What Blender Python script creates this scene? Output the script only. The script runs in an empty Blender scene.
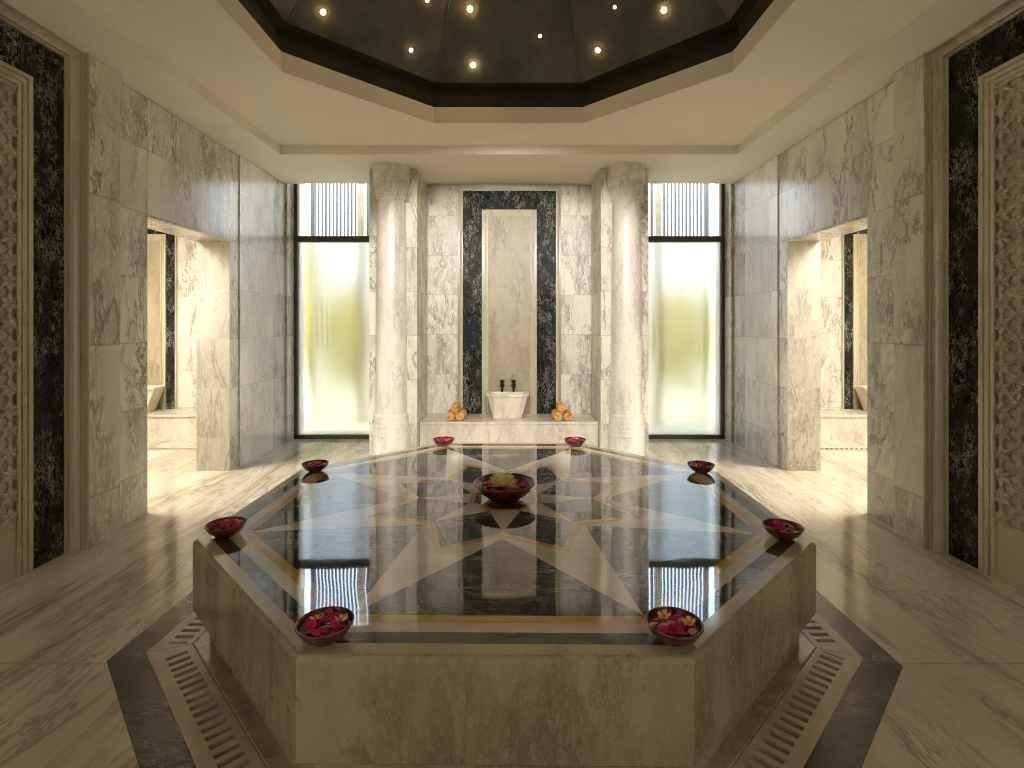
import bpy, bmesh, math, random
from mathutils import Vector, Matrix
PI = math.pi
random.seed(7)
scene = bpy.context.scene
COL = scene.collection

# ------------------------------------------------------------------ materials
class NT:
    """small helper around a node tree"""
    def __init__(self, name):
        self.mat = bpy.data.materials.new(name)
        self.mat.use_nodes = True
        self.t = self.mat.node_tree
        self.t.nodes.clear()
        self.out = self.t.nodes.new('ShaderNodeOutputMaterial')
    def n(self, kind, **kw):
        nd = self.t.nodes.new(kind)
        for k, v in kw.items():
            if hasattr(nd, k): setattr(nd, k, v)
        return nd
    def link(self, a, b): self.t.links.new(a, b)
    def setin(self, sock, v):
        if isinstance(v, bpy.types.NodeSocket): self.link(v, sock)
        else: sock.default_value = v
    def math(self, op, a, b=0.0, c=0.0, clamp=False):
        nd = self.n('ShaderNodeMath', operation=op, use_clamp=clamp)
        self.setin(nd.inputs[0], a); self.setin(nd.inputs[1], b); self.setin(nd.inputs[2], c)
        return nd.outputs[0]
    def mapr(self, v, a, b, c=0.0, d=1.0):
        nd = self.n('ShaderNodeMapRange', interpolation_type='SMOOTHSTEP')
        self.setin(nd.inputs['Value'], v)
        nd.inputs['From Min'].default_value = a; nd.inputs['From Max'].default_value = b
        nd.inputs['To Min'].default_value = c; nd.inputs['To Max'].default_value = d
        return nd.outputs[0]
    def mix(self, f, a, b, blend='MIX'):
        nd = self.n('ShaderNodeMix', data_type='RGBA', blend_type=blend)
        self.setin(nd.inputs[0], f)
        for s, v in ((nd.inputs[6], a), (nd.inputs[7], b)):
            if isinstance(v, (tuple, list)): v = (*v[:3], 1.0)
            self.setin(s, v)
        return nd.outputs[2]
    def coord(self): return self.n('ShaderNodeTexCoord').outputs['Object']
    def mapping(self, v, rot=(0, 0, 0), scale=(1, 1, 1), loc=(0, 0, 0)):
        nd = self.n('ShaderNodeMapping')
        self.link(v, nd.inputs['Vector'])
        nd.inputs['Rotation'].default_value = rot
        nd.inputs['Scale'].default_value = scale
        nd.inputs['Location'].default_value = loc
        return nd.outputs[0]
    def noise(self, v, scale, detail=4, rough=0.55, dist=0.0, w=None):
        nd = self.n('ShaderNodeTexNoise', noise_dimensions='4D' if w is not None else '3D')
        self.link(v, nd.inputs['Vector'])
        nd.inputs['Scale'].default_value = scale
        nd.inputs['Detail'].default_value = detail
        nd.inputs['Roughness'].default_value = rough
        nd.inputs['Distortion'].default_value = dist
        if w is not None: self.setin(nd.inputs['W'], w)
        return nd.outputs[0]
    def ridge(self, nv, width, soft=None):
        """thin line where a noise value crosses 0.5"""
        d = self.math('ABSOLUTE', self.math('SUBTRACT', nv, 0.5))
        return self.mapr(d, width, soft if soft else 0.0)
    def principled(self, base, rough=0.5, **kw):
        b = self.n('ShaderNodeBsdfPrincipled')
        if isinstance(base, (tuple, list)): base = (*base[:3], 1.0)
        self.setin(b.inputs['Base Color'], base)
        self.setin(b.inputs['Roughness'], rough)
        for k, v in kw.items():
            s = b.inputs[k.replace('_', ' ')]
            if isinstance(v, (tuple, list)): v = (*v[:3], 1.0)
            self.setin(s, v)
        self.link(b.outputs[0], self.out.inputs['Surface'])
        self.b = b
        return b
    def bump(self, h, strength=0.3, dist=0.01):
        bn = self.n('ShaderNodeBump')
        bn.inputs['Strength'].default_value = strength
        bn.inputs['Distance'].default_value = dist
        self.link(h, bn.inputs['Height'])
        self.link(bn.outputs[0], self.b.inputs['Normal'])
        if 'Coat Normal' in self.b.inputs and self.b.inputs['Coat Weight'].default_value > 0:
            self.link(bn.outputs[0], self.b.inputs['Coat Normal'])

def marble(name, base, vein, tint=None, rough=0.22, scale=1.0, rot=(0.5, 0.6, 0.3), stretch=(1.25, 1.25, 0.42),
           seams=None, strength=0.85, seam_axes=(), spots=0.35, spec=0.5):
    m = NT(name); co = m.coord()
    w = 0.0
    row = None; seamv = None
    if seams:
        z0, pitch = seams
        sx = m.n('ShaderNodeSeparateXYZ'); m.link(co, sx.inputs[0])
        q = m.math('DIVIDE', m.math('SUBTRACT', sx.outputs[2], z0), pitch)
        row = m.math('FLOOR', q)
        fr = m.math('FRACT', q)
        e = m.math('MINIMUM', fr, m.math('SUBTRACT', 1.0, fr))
        seamv = m.mapr(e, 0.010, 0.004)
        w = m.math('MULTIPLY', row, 3.71)
        for ax, vals in seam_axes:
            k = 0
            for v in vals:
                d = m.math('ABSOLUTE', m.math('SUBTRACT', sx.outputs[ax], v))
                seamv = m.math('MAXIMUM', seamv, m.mapr(d, 0.004, 0.002))
                w = m.math('ADD', w, m.math('MULTIPLY', m.math('GREATER_THAN', sx.outputs[ax], v), 5.3))
    p = m.mapping(co, rot, tuple(s * scale for s in stretch))
    warp = m.noise(p, 1.3, 4, 0.6, 0.0, w)
    n1 = m.noise(p, 1.5, 9, 0.70, 0.5, w)
    n2 = m.noise(p, 4.2, 9, 0.74, 0.7, w)
    n3 = m.noise(p, 11.0, 7, 0.72, 0.6, w)
    v1 = m.ridge(n1, 0.028)
    v2 = m.ridge(n2, 0.042)
    v3 = m.ridge(n3, 0.050)
    gate = m.mapr(warp, 0.36, 0.58)
    v = m.math('MAXIMUM', v1, m.math('MULTIPLY', v2, m.math('MULTIPLY', gate, 0.85)))
    v = m.math('MAXIMUM', v, m.math('MULTIPLY', v3, m.math('MULTIPLY', gate, 0.65)))
    v = m.math('MULTIPLY', v, m.mapr(m.noise(p, 2.7, 3, 0.5, 0.0, w), 0.34, 0.58, 0.22, 1.0))
    v = m.math('MULTIPLY', v, strength)
    t = tint or tuple(c * 0.84 for c in base)
    c = m.mix(m.mapr(warp, 0.35, 0.7), base, t)
    sp = m.mapr(m.noise(co, 26, 4, 0.7), 0.55, 0.72)
    c = m.mix(m.math('MULTIPLY', sp, m.math('MULTIPLY', m.mapr(n2, 0.45, 0.6), spots)), c, vein)
    c = m.mix(v, c, vein)
    if seamv is not None:
        c = m.mix(m.math('MULTIPLY', seamv, 0.5), c, tuple(x * 0.35 for x in base))
    m.principled(c, rough, Specular_IOR_Level=spec)
    return m.mat

def black_marble(name, rough=0.32, scale=1.0, fine=1.0):
    m = NT(name); co = m.coord()
    p = m.mapping(co, (0.5, 0.35, 0.6), (1.0 * scale, 1.0 * scale, 0.5 * scale))
    n1 = m.noise(p, 10, 7, 0.72, 0.8)
    n2 = m.noise(p, 34, 3, 0.6, 0.8)
    g = m.mapr(m.noise(p, 7.5, 5, 0.7), 0.44, 0.62)
    v = m.math('MAXIMUM', m.math('MULTIPLY', m.ridge(n1, 0.02), 0.9), m.math('MULTIPLY', m.ridge(n2, 0.028), 1.0 * fine))
    v = m.math('MULTIPLY', v, m.math('ADD', 0.10, m.math('MULTIPLY', g, 0.90)))
    c = m.mix(m.mapr(n1, 0.35, 0.7), (0.004, 0.005, 0.006), (0.022, 0.026, 0.023))
    c = m.mix(m.math('MULTIPLY', v, 0.9), c, (0.40, 0.40, 0.35))
    m.principled(c, rough, Specular_IOR_Level=0.06)
    return m.mat

def inlay_stone(name, a, b, vein, vs=0.4, rough=0.03, wave=0.004, scale=1.0, rot=(0, 0, 0.5), stretch=(0.6, 2.2, 1), coat=0.35):
    """highly polished inlay stone with a resin-sealed (coated) surface"""
    m = NT(name); co = m.coord()
    p = m.mapping(co, rot, tuple(scale * s for s in stretch))
    n0 = m.noise(p, 2.5, 5, 0.6, 0.6)
    n1 = m.noise(p, 6, 9, 0.74, 0.8)
    v = m.math('MULTIPLY', m.ridge(n1, 0.020), m.mapr(n0, 0.40, 0.60))
    c = m.mix(m.mapr(n0, 0.3, 0.7), a, b)
    c = m.mix(m.math('MULTIPLY', v, vs), c, vein)
    m.principled(c, rough, IOR=1.55, Specular_IOR_Level=0.7, Coat_Weight=coat, Coat_Roughness=rough, Coat_IOR=1.6)
    m.bump(m.noise(co, 3.2, 1, 0.4), 0.25, wave)
    return m.mat

def plain(name, c, rough=0.5, vary=0.0, vscale=8, metallic=0.0, bump=0.0, **kw):
    m = NT(name); co = m.coord()
    n = m.noise(co, vscale, 5, 0.6)
    col = m.mix(m.mapr(n, 0.3, 0.7), tuple(x * (1 - vary) for x in c), tuple(min(1, x * (1 + vary)) for x in c))
    m.principled(col, rough, Metallic=metallic, **kw)
    if bump: m.bump(m.noise(co, vscale * 6, 4, 0.6), bump, 0.004)
    return m.mat

M = {}
CREAM = (0.77, 0.72, 0.62); VEIN = (0.20, 0.175, 0.135)
M['wall'] = marble('wall_marble', CREAM, VEIN, seams=(0.34, 0.51), rot=(0.55, 0.5, 0.2), scale=1.3, seam_axes=((1, (4.146, 5.35, 5.53, 6.3)),))
M['wall_far'] = marble('far_wall_marble', CREAM, VEIN, seams=(0.36, 0.51), rot=(0.3, 0.8, 0.2), rough=0.38, scale=1.4)
M['pale'] = marble('lit_strip_marble', (0.85, 0.81, 0.74), (0.33, 0.30, 0.26), seams=(0.34, 0.51), rot=(0.4, 0.5, 0.9), strength=0.55)  # lighter copy of the wall marble, light on the strip painted in
M['pilaster'] = marble('pilaster_marble', (0.69, 0.625, 0.515), VEIN, rot=(0.2, 0.3, 0.3), stretch=(1.4, 1.4, 0.45), seams=(0.34, 1.02))
M['column'] = marble('column_marble', (0.84, 0.79, 0.71), (0.30, 0.27, 0.22), rot=(0.5, 0.9, 0.1), strength=0.5, scale=1.7, rough=0.3)
M['mould'] = marble('moulding_marble', (0.58, 0.515, 0.375), (0.24, 0.19, 0.11), rot=(0, 0.2, 0), stretch=(2, 2, 0.3), strength=0.45, rough=0.25)
M['panel'] = marble('panel_marble', (0.44, 0.375, 0.27), (0.19, 0.15, 0.10), rot=(0.6, 0.7, 0.2), strength=0.65, rough=0.38)
M['carved'] = marble('carved_marble', (0.57, 0.49, 0.375), (0.30, 0.24, 0.16), rot=(0.6, 0.7, 0.2), strength=0.25, spots=0.1, rough=0.35)
M['block'] = marble('platform_marble', (0.46, 0.385, 0.265), (0.15, 0.11, 0.06), rot=(0.3, 0.4, 0.5), strength=0.55, scale=1.6, rough=0.16, spots=0.9)
M['rim'] = marble('platform_rim_marble', (0.54, 0.46, 0.33), (0.25, 0.19, 0.11), rot=(0.3, 0.4, 0.5), strength=0.3, scale=1.6, rough=0.10, spots=0.8)
M['bench'] = marble('bench_marble', (0.72, 0.66, 0.555), (0.34, 0.29, 0.22), rot=(0.6, 0.5, 0.7), strength=0.6, scale=2.0)
M['black'] = black_marble('black_marble')
M['basin'] = marble('basin_marble', (0.78, 0.72, 0.60), (0.38, 0.31, 0.22), scale=3, strength=0.4)
M['grate'] = marble('grate_marble', (0.56, 0.48, 0.35), (0.30, 0.24, 0.16), scale=2, strength=0.3, rough=0.3)
M['dark'] = inlay_stone('grey_inlay_stone', (0.030, 0.028, 0.025), (0.095, 0.089, 0.078), (0.55, 0.52, 0.45), vs=0.6)
M['white_inlay'] = inlay_stone('white_inlay_stone', (0.50, 0.45, 0.36), (0.62, 0.56, 0.46), (0.35, 0.28, 0.2), vs=0.2)
M['gold_inlay'] = inlay_stone('gold_inlay_stone', (0.46, 0.26, 0.035), (0.55, 0.33, 0.055), (0.5, 0.35, 0.15), vs=0.2)
M['grey_band'] = inlay_stone('grey_band_stone', (0.045, 0.042, 0.04), (0.085, 0.08, 0.074), (0.3, 0.28, 0.25), vs=0.3)
M['floor_band'] = inlay_stone('floor_band_stone', (0.014, 0.013, 0.012), (0.05, 0.046, 0.039), (0.34, 0.30, 0.22), rough=0.2, vs=0.8, coat=0.0)
M['ceiling'] = plain('ceiling_plaster', (0.80, 0.74, 0.63), 0.85, 0.02, 2)
M['dome'] = plain('dome_plaster', (0.088, 0.094, 0.08), 0.8, 0.3, 3, bump=0.3)
M['drum'] = plain('drum_plaster', (0.016, 0.022, 0.014), 0.8, 0.35, 5, bump=0.3)
M['gap'] = plain('shadow_gap', (0.05, 0.042, 0.03), 0.9)
M['channel'] = plain('drain_channel', (0.012, 0.01, 0.008), 0.9)
M['frame'] = plain('bronze_frame', (0.075, 0.06, 0.042), 0.4, 0.1, metallic=0.4)
M['bronze'] = plain('dark_bronze', (0.05, 0.03, 0.018), 0.35, 0.2, metallic=0.8)
M['lacquer'] = plain('burgundy_lacquer', (0.105, 0.009, 0.012), 0.22, 0.3, 40, bump=0.25, Coat_Weight=0.4, Coat_Roughness=0.1)
M['water'] = plain('bowl_water', (0.06, 0.04, 0.03), 0.04)
M['magenta'] = plain('magenta_petal', (0.62, 0.010, 0.17), 0.5, 0.3, 30)
M['crimson'] = plain('crimson_petal', (0.48, 0.008, 0.06), 0.5, 0.3, 30)
M['pink'] = plain('pink_petal', (0.75, 0.30, 0.36), 0.5, 0.2, 30)
M['yellow'] = plain('yellow_petal', (0.78, 0.58, 0.10), 0.5, 0.15, 30)
M['cream_petal'] = plain('cream_petal', (0.90, 0.80, 0.46), 0.5, 0.1, 30)
M['silver_leaf'] = plain('silver_leaf', (0.42, 0.41, 0.30), 0.5, 0.2, 30)
M['slat'] = plain('screen_slat_timber', (0.085, 0.078, 0.066), 0.6, 0.1)
M['post'] = plain('screen_post_timber', (0.36, 0.26, 0.15), 0.6, 0.15)
M['sand'] = plain('sandy_ground', (0.84, 0.72, 0.47), 0.9, 0.08, 1.5)
M['downlight'] = plain('lamp_ring', (0.3, 0.2, 0.08), 0.3, metallic=0.8)

def floor_mat():
    m = NT('floor_marble'); co = m.coord()
    s = m.n('ShaderNodeSeparateXYZ'); m.link(co, s.inputs[0])
    ax = m.math('ABSOLUTE', s.outputs[0])
    cb = m.n('ShaderNodeCombineXYZ')
    m.link(ax, cb.inputs[0]); m.link(s.outputs[1], cb.inputs[1])
    side = m.math('MULTIPLY', m.math('SIGN', s.outputs[0]), 0.23)
    m.link(side, cb.inputs[2])
    p = m.mapping(cb.outputs[0], (0, 0, 0.42), (1.9, 0.34, 1))
    n0 = m.noise(p, 1.1, 4, 0.6, 0.8)
    n1 = m.noise(p, 2.6, 7, 0.66, 0.9)
    n2 = m.noise(p, 7.5, 6, 0.66, 1.1)
    c = m.mix(m.mapr(n0, 0.35, 0.68), (0.66, 0.585, 0.46), (0.52, 0.445, 0.33))
    v = m.math('MULTIPLY', m.ridge(n1, 0.05), m.mapr(n0, 0.40, 0.62))
    v2 = m.math('MULTIPLY', m.ridge(n2, 0.05), m.mapr(n1, 0.42, 0.60))
    v = m.math('MAXIMUM', m.math('MULTIPLY', v, 0.75), m.math('MULTIPLY', v2, 0.6))
    c = m.mix(v, c, (0.21, 0.165, 0.105))
    # joints running out from the corners of the dark octagon
    yy = m.math('ABSOLUTE', m.math('SUBTRACT', m.math('ABSOLUTE', m.math('SUBTRACT', s.outputs[1], 3.02)), 0.727))
    xx = m.math('ABSOLUTE', m.math('SUBTRACT', ax, 0.727))
    j = m.math('MAXIMUM', m.math('MULTIPLY', m.mapr(yy, 0.004, 0.0015), m.math('GREATER_THAN', ax, 1.75)),
               m.math('MULTIPLY', m.mapr(xx, 0.004, 0.0015), m.math('LESS_THAN', ax, 1.0)))
    c = m.mix(m.math('MULTIPLY', j, 0.55), c, (0.15, 0.12, 0.08))
    m.principled(c, 0.11, Specular_IOR_Level=0.85)
    m.bump(m.noise(co, 2.0, 1, 0.4), 0.15, 0.004)
    return m.mat
M['floor'] = floor_mat()

def towel_mat():
    m = NT('patterned_towel'); co = m.coord()
    vo = m.n('ShaderNodeTexVoronoi'); m.link(co, vo.inputs['Vector']); vo.inputs['Scale'].default_value = 42
    n = m.noise(co, 22, 4, 0.6)
    c = m.mix(m.mapr(vo.outputs['Distance'], 0.12, 0.42), (0.86, 0.66, 0.30), (0.72, 0.36, 0.085))
    c = m.mix(m.mapr(n, 0.56, 0.66), c, (0.30, 0.11, 0.02))
    m.principled(c, 0.9)
    m.bump(m.noise(co, 220, 2, 0.6), 0.5, 0.003)
    return m.mat
M['towel'] = towel_mat()

def leaf_mat():
    m = NT('hedge_leaf'); co = m.coord()
    n = m.noise(co, 3, 4, 0.6)
    c = m.mix(m.mapr(n, 0.35, 0.65), (0.54, 0.51, 0.012), (0.90, 0.79, 0.06))
    d = m.n('ShaderNodeBsdfDiffuse'); m.link(c, d.inputs[0])
    t = m.n('ShaderNodeBsdfTranslucent'); m.link(c, t.inputs[0])
    mx = m.n('ShaderNodeMixShader'); mx.inputs[0].default_value = 0.5
    m.link(d.outputs[0], mx.inputs[1]); m.link(t.outputs[0], mx.inputs[2])
    m.link(mx.outputs[0], m.out.inputs['Surface'])
    return m.mat
M['leaf'] = leaf_mat()
def flower_mat():
    m = NT('cream_flower_petal'); co = m.coord()
    c = m.mix(m.mapr(m.noise(co, 30, 3, 0.6), 0.35, 0.65), (0.90, 0.76, 0.34), (0.95, 0.88, 0.58))
    d = m.n('ShaderNodeBsdfDiffuse'); m.link(c, d.inputs[0])
    t = m.n('ShaderNodeBsdfTranslucent'); m.link(c, t.inputs[0])
    mx = m.n('ShaderNodeMixShader'); mx.inputs[0].default_value = 0.22
    m.link(d.outputs[0], mx.inputs[1]); m.link(t.outputs[0], mx.inputs[2])
    m.link(mx.outputs[0], m.out.inputs['Surface'])
    return m.mat
M['cream_petal'] = flower_mat()

def glass_mat(name, rough, tint):
    m = NT(name)
    g = m.n('ShaderNodeBsdfGlass'); g.inputs['IOR'].default_value = 1.45
    g.inputs['Roughness'].default_value = rough; g.inputs['Color'].default_value = (*tint, 1)
    m.link(g.outputs[0], m.out.inputs['Surface'])
    return m.mat
M['frosted'] = glass_mat('frosted_glass', 0.28, (0.77, 0.77, 0.74))
def clear_mat():
    m = NT('clear_glass')
    a = m.n('ShaderNodeBsdfTransparent'); b = m.n('ShaderNodeBsdfGlossy')
    b.inputs['Roughness'].default_value = 0.01
    a.inputs[0].default_value = (0.95, 0.96, 0.95, 1)
    f = m.n('ShaderNodeFresnel'); f.inputs[0].default_value = 1.3
    x = m.n('ShaderNodeMixShader'); m.link(f.outputs[0], x.inputs[0])
    m.link(a.outputs[0], x.inputs[1]); m.link(b.outputs[0], x.inputs[2])
    m.link(x.outputs[0], m.out.inputs['Surface'])
    return m.mat
M['clear'] = clear_mat()
def emit(name, col, s):
    m = NT(name); e = m.n('ShaderNodeEmission')
    e.inputs[0].default_value = (*col, 1); e.inputs[1].default_value = s
    m.link(e.outputs[0], m.out.inputs['Surface'])
    return m.mat
BACK_WIN = 1.45
M['lit_window'] = emit('daylit_frosted_window', (1.0, 0.93, 0.74), BACK_WIN)
M['bulb'] = emit('warm_bulb', (1.0, 0.60, 0.21), 80.0)

# ------------------------------------------------------------------ mesh helper
class MB:
    def __init__(self):
        self.v = []; self.f = []; self.mi = []; self.mats = []; self.sm = []
    def slot(self, mat):
        if mat not in self.mats: self.mats.append(mat)
        return self.mats.index(mat)
    def add(self, verts, faces, mat=None, smooth=False):
        o = len(self.v)
        self.v += [tuple(v) for v in verts]
        k = self.slot(mat) if mat else 0
        for f in faces:
            self.f.append([i + o for i in f]); self.mi.append(k); self.sm.append(smooth)
    def box(self, x0, x1, y0, y1, z0, z1, mat=None):
        x0, x1 = sorted((x0, x1)); y0, y1 = sorted((y0, y1))
        v = [(x0, y0, z0), (x1, y0, z0), (x1, y1, z0), (x0, y1, z0), (x0, y0, z1), (x1, y0, z1), (x1, y1, z1), (x0, y1, z1)]
        f = [(0, 3, 2, 1), (4, 5, 6, 7), (0, 1, 5, 4), (1, 2, 6, 5), (2, 3, 7, 6), (3, 0, 4, 7)]
        self.add(v, f, mat)
    def loft(self, loops, mat=None, smooth=False, cap0=True, cap1=True, closed=True):
        n = len(loops[0]); v = [p for l in loops for p in l]; f = []
        for i in range(len(loops) - 1):
            for j in range(n if closed else n - 1):
                k = (j + 1) % n
                f.append((i * n + j, i * n + k, (i + 1) * n + k, (i + 1) * n + j))
        self.add(v, f, mat, smooth)
        o = len(self.v) - len(v)
        ks = self.slot(mat) if mat else 0
        if cap0: self.f.append([o + j for j in reversed(range(n))]); self.mi.append(ks); self.sm.append(False)
        if cap1: self.f.append([o + (len(loops) - 1) * n + j for j in range(n)]); self.mi.append(ks); self.sm.append(False)
    def lathe(self, prof, seg=32, center=(0, 0), mat=None, smooth=True, mod=None, cap0=False, cap1=False):
        loops = []
        for r, z in prof:
            loops.append([(center[0] + (mod(r, z, 2 * PI * k / seg) if mod else r) * math.cos(2 * PI * k / seg),
                           center[1] + (mod(r, z, 2 * PI * k / seg) if mod else r) * math.sin(2 * PI * k / seg), z) for k in range(seg)])
        self.loft(loops, mat, smooth, cap0, cap1)
    def prism(self, poly, z0, z1, mat=None):
        self.loft([[(x, y, z0) for x, y in poly], [(x, y, z1) for x, y in poly]], mat)
    def build(self, name, mat=None, parent=None, loc=None, rot=None, merge=False):
        me = bpy.data.meshes.new(name)
        me.from_pydata(self.v, [], self.f)
        mats = self.mats if self.mats else [mat]
        for m in mats: me.materials.append(m)
        for i, p in enumerate(me.polygons):
            p.material_index = self.mi[i]; p.use_smooth = self.sm[i]
        bm = bmesh.new(); bm.from_mesh(me)
        if merge: bmesh.ops.remove_doubles(bm, verts=bm.verts, dist=1e-5)
        bmesh.ops.recalc_face_normals(bm, faces=bm.faces)
        bm.to_mesh(me); bm.free()
        me.update()
        o = bpy.data.objects.new(name, me); COL.objects.link(o)
        if loc: o.location = loc
        if rot: o.rotation_euler = rot
        if parent: o.parent = parent
        return o
def bevel(o, w, seg=2):
    md = o.modifiers.new('edge_softening', 'BEVEL'); md.width = w; md.segments = seg
    md.limit_method = 'ANGLE'; md.angle_limit = math.radians(35)
    return o
def empty(name, loc=(0, 0, 0), rz=0):
    o = bpy.data.objects.new(name, None); COL.objects.link(o)
    o.location = loc; o.rotation_euler = (0, 0, rz); o.empty_display_size = 0.1
    return o
def tag(o, label=None, cat=None, group=None, kind=None):
    if label: o['label'] = label
    if cat: o['category'] = cat
    if group: o['group'] = group
    if kind: o['kind'] = kind
    return o
def struct(o, label=None, cat=None):
    return tag(o, label, cat, kind='structure')
def octo(ap, c=(0, 0)):
    R = ap / math.cos(PI / 8)
    return [(c[0] + R * math.cos(PI / 8 + k * PI / 4), c[1] + R * math.sin(PI / 8 + k * PI / 4)) for k in range(8)]
def ring_faces(outer, inner, z, mb, mat=None):
    """flat face between two closed outlines"""
    bm = bmesh.new()
    es = []
    for loop in (outer, inner):
        vs = [bm.verts.new((x, y, z)) for x, y in loop]
        for i in range(len(vs)): es.append(bm.edges.new((vs[i], vs[(i + 1) % len(vs)])))
    bmesh.ops.triangle_fill(bm, use_beauty=True, edges=es)
    bm.verts.index_update()
    mb.add([v.co[:] for v in bm.verts], [[v.index for v in f.verts] for f in bm.faces], mat)
    bm.free()

# ------------------------------------------------------------------ room dimensions (metres)
XW = 2.87          # side wall face
ZC = 3.31          # lower ceiling
YB = 6.70          # recess back wall
YG = 6.89          # window plane
YN = -1.35         # wall behind the viewer
PC = (0.0, 3.019)  # platform centre
PZ = 0.49          # platform top
PROT = math.radians(-0.6)
XS = 3.21          # back of the side wall

# ---- floor
mb = MB()
ring_faces([(-7, YN - .3), (7, YN - .3), (7, 7.3), (-7, 7.3)], octo(1.70, PC), 0.0, mb, M['floor'])
o = struct(mb.build('floor'), 'polished cream marble floor with brown streaks', 'floor')
# dark octagonal band set into the floor (turned a touch with the platform)
def turned(poly): 
    c, s = math.cos(PROT), math.sin(PROT)
    return [(PC[0] + (x - PC[0]) * c - (y - PC[1]) * s, PC[1] + (x - PC[0]) * s + (y - PC[1]) * c) for x, y in poly]
mb = MB()
outer, inner = turned(octo(1.756, PC)), turned(octo(1.62, PC))
mb.loft([[(x, y, -.003) for x, y in outer], [(x, y, .0015) for x, y in outer], [(x, y, .0015) for x, y in inner], [(x, y, -.16) for x, y in inner]], M['floor_band'], cap0=False, cap1=False)
struct(mb.build('trim_1'), 'dark grey stone octagon band inlaid in the floor around the platform', 'floor border')
mb = MB(); mb.prism(turned(octo(1.66, PC)), -0.2, -0.12, M['channel'])
struct(mb.build('trim_2'), 'dark drain channel below the slotted grates', 'drain channel')

# ---- ceiling
DC = (0.0, 3.21)
AP = 1.70
mb = MB()
rec = [(-2.425, .55), (2.425, .55), (2.425, 5.515), (-2.425, 5.515)]
ring_faces([(-3.25, YN - .2), (3.25, YN - .2), (3.25, 6.65), (-3.25, 6.65)], rec, ZC, mb, M['ceiling'])
ZR = 3.405
mb.loft([[(x, y, ZC) for x, y in rec], [(x, y, ZR) for x, y in rec]], M['ceiling'], cap0=False, cap1=False)
ring_faces(rec, octo(AP, DC), ZR, mb, M['ceiling'])
ZL = 3.557
mb.loft([[(x, y, ZR) for x, y in octo(AP, DC)], [(x, y, ZL) for x, y in octo(AP, DC)], [(x, y, ZL) for x, y in octo(AP + .05, DC)]], M['ceiling'], cap0=False, cap1=False)
# slot over the windows
mb.add([(-3.25, 6.65, ZC), (3.25, 6.65, ZC), (3.25, 6.65, 3.62), (-3.25, 6.65, 3.62)], [(0, 1, 2, 3)], M['ceiling'])
mb.add([(-3.25, 6.65, 3.62), (3.25, 6.65, 3.62), (3.25, 7.1, 3.62), (-3.25, 7.1, 3.62)], [(0, 1, 2, 3)], M['ceiling'])
mb.box(-1.1, 1.1, 6.64, YB + .02, ZC, ZC + .04, M['ceiling'])
struct(mb.build('ceiling'), 'cream plaster ceiling with a stepped tray and octagonal opening', 'ceiling')
# dome
mb = MB()
ZD = 3.77; APD = 1.66; ZA = ZD + 1.75
mb.loft([[(x, y, ZL) for x, y in octo(AP + .05, DC)], [(x, y, ZD - .01) for x, y in octo(AP + .05, DC)], [(x, y, ZD) for x, y in octo(APD, DC)]], M['drum'], cap0=False, cap1=False)
ring = [(x, y, ZD) for x, y in octo(APD, DC)]
mb.loft([ring, [(DC[0] + (x - DC[0]) * .02, DC[1] + (y - DC[1]) * .02, ZA - .035) for x, y, z in ring]], M['dome'], cap0=False, cap1=True)
# thin raised ribs where the dome panels meet
for x, y, z in ring:
    a = math.atan2(y - DC[1], x - DC[0]); t = Vector((-math.sin(a), math.cos(a), 0)) * .008
    r = Vector((math.cos(a), math.sin(a), 0)) * -.012
    p0 = Vector((x, y, z)); p1 = Vector((DC[0], DC[1], ZA - .04))
    mb.add([p0 - t, p0 + r, p0 + t, p1 - t, p1 + r, p1 + t], [(0, 1, 4, 3), (1, 2, 5, 4)], M['dome'])
struct(mb.build('ceiling_dome'), 'dark grey green octagonal dome above the platform', 'dome')

# ---- side walls
def side_wall(sg):
    mb = MB(); X = lambda x: sg * x
    zt = 3.302
    mb.box(X(XW), X(XS), 3.70, 4.146, 0, zt, M['wall'])
    mb.box(X(XW), X(XS), 4.146, 5.35, 2.36, zt, M['wall'])
    mb.box(X(XW), X(XS), 5.35, 5.53, 0, zt, M['wall'])
    mb.box(X(XW - .012), X(XS), 5.53, 6.30, 0, zt, M['pale'])  # light falling on this strip is put into the marble colour
    mb.box(X(XW), X(XS), 6.30, 6.65, 0, zt, M['wall'])
    mb.box(X(2.842), X(XS), 6.66, 7.10, 0, 3.62, M['wall'])
    # pilasters either side of the panel bay
    mb.box(X(2.785), X(XS), 3.474, 3.744, 0, zt, M['pilaster'])
    mb.box(X(2.785), X(XS), 1.456, 1.726, 0, zt, M['pilaster'])
    mb.box(X(2.93), X(XS), 1.726, 3.474, 0, zt, M['wall'])
    mb.box(X(XW), X(XS), YN - .2, 1.456, 0, zt, M['wall'])
    # shadow gap under the ceiling
    mb.box(X(2.90), X(XS), YN - .2, 6.65, zt, ZC + .02, M['gap'])
    o = mb.build('wall_left' if sg < 0 else 'wall_right')
    struct(o, 'cream veined marble wall on the %s with a doorway to a side room' % ('left' if sg < 0 else 'right'), 'wall')
side_wall(-1); side_wall(1)

# ---- far wall: recess back, two piers
mb = MB()
mb.box(-1.62, 1.62, YB, 7.1, 0, 3.302, M['wall_far'])
for s in (-1, 1):
    mb.box(s * 1.06, s * 1.61, 6.0, 7.1, 0, 3.302, M['wall_far'])
mb.box(-1.58, 1.58, YB + .03, 7.1, 3.302, 3.33, M['gap'])
for s in (-1, 1): mb.box(s * 1.09, s * 1.58, 6.03, 7.1, 3.302, 3.33, M['gap'])
mb.box(-1.61, 1.61, 6.66, 7.1, 3.33, 3.62, M['wall_far'])
mb.box(-3.25, 3.25, 6.93, 7.1, 3.55, 3.7, M['wall_far'])
struct(mb.build('wall_far'), 'veined marble wall recess between two square piers', 'wall')
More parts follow.
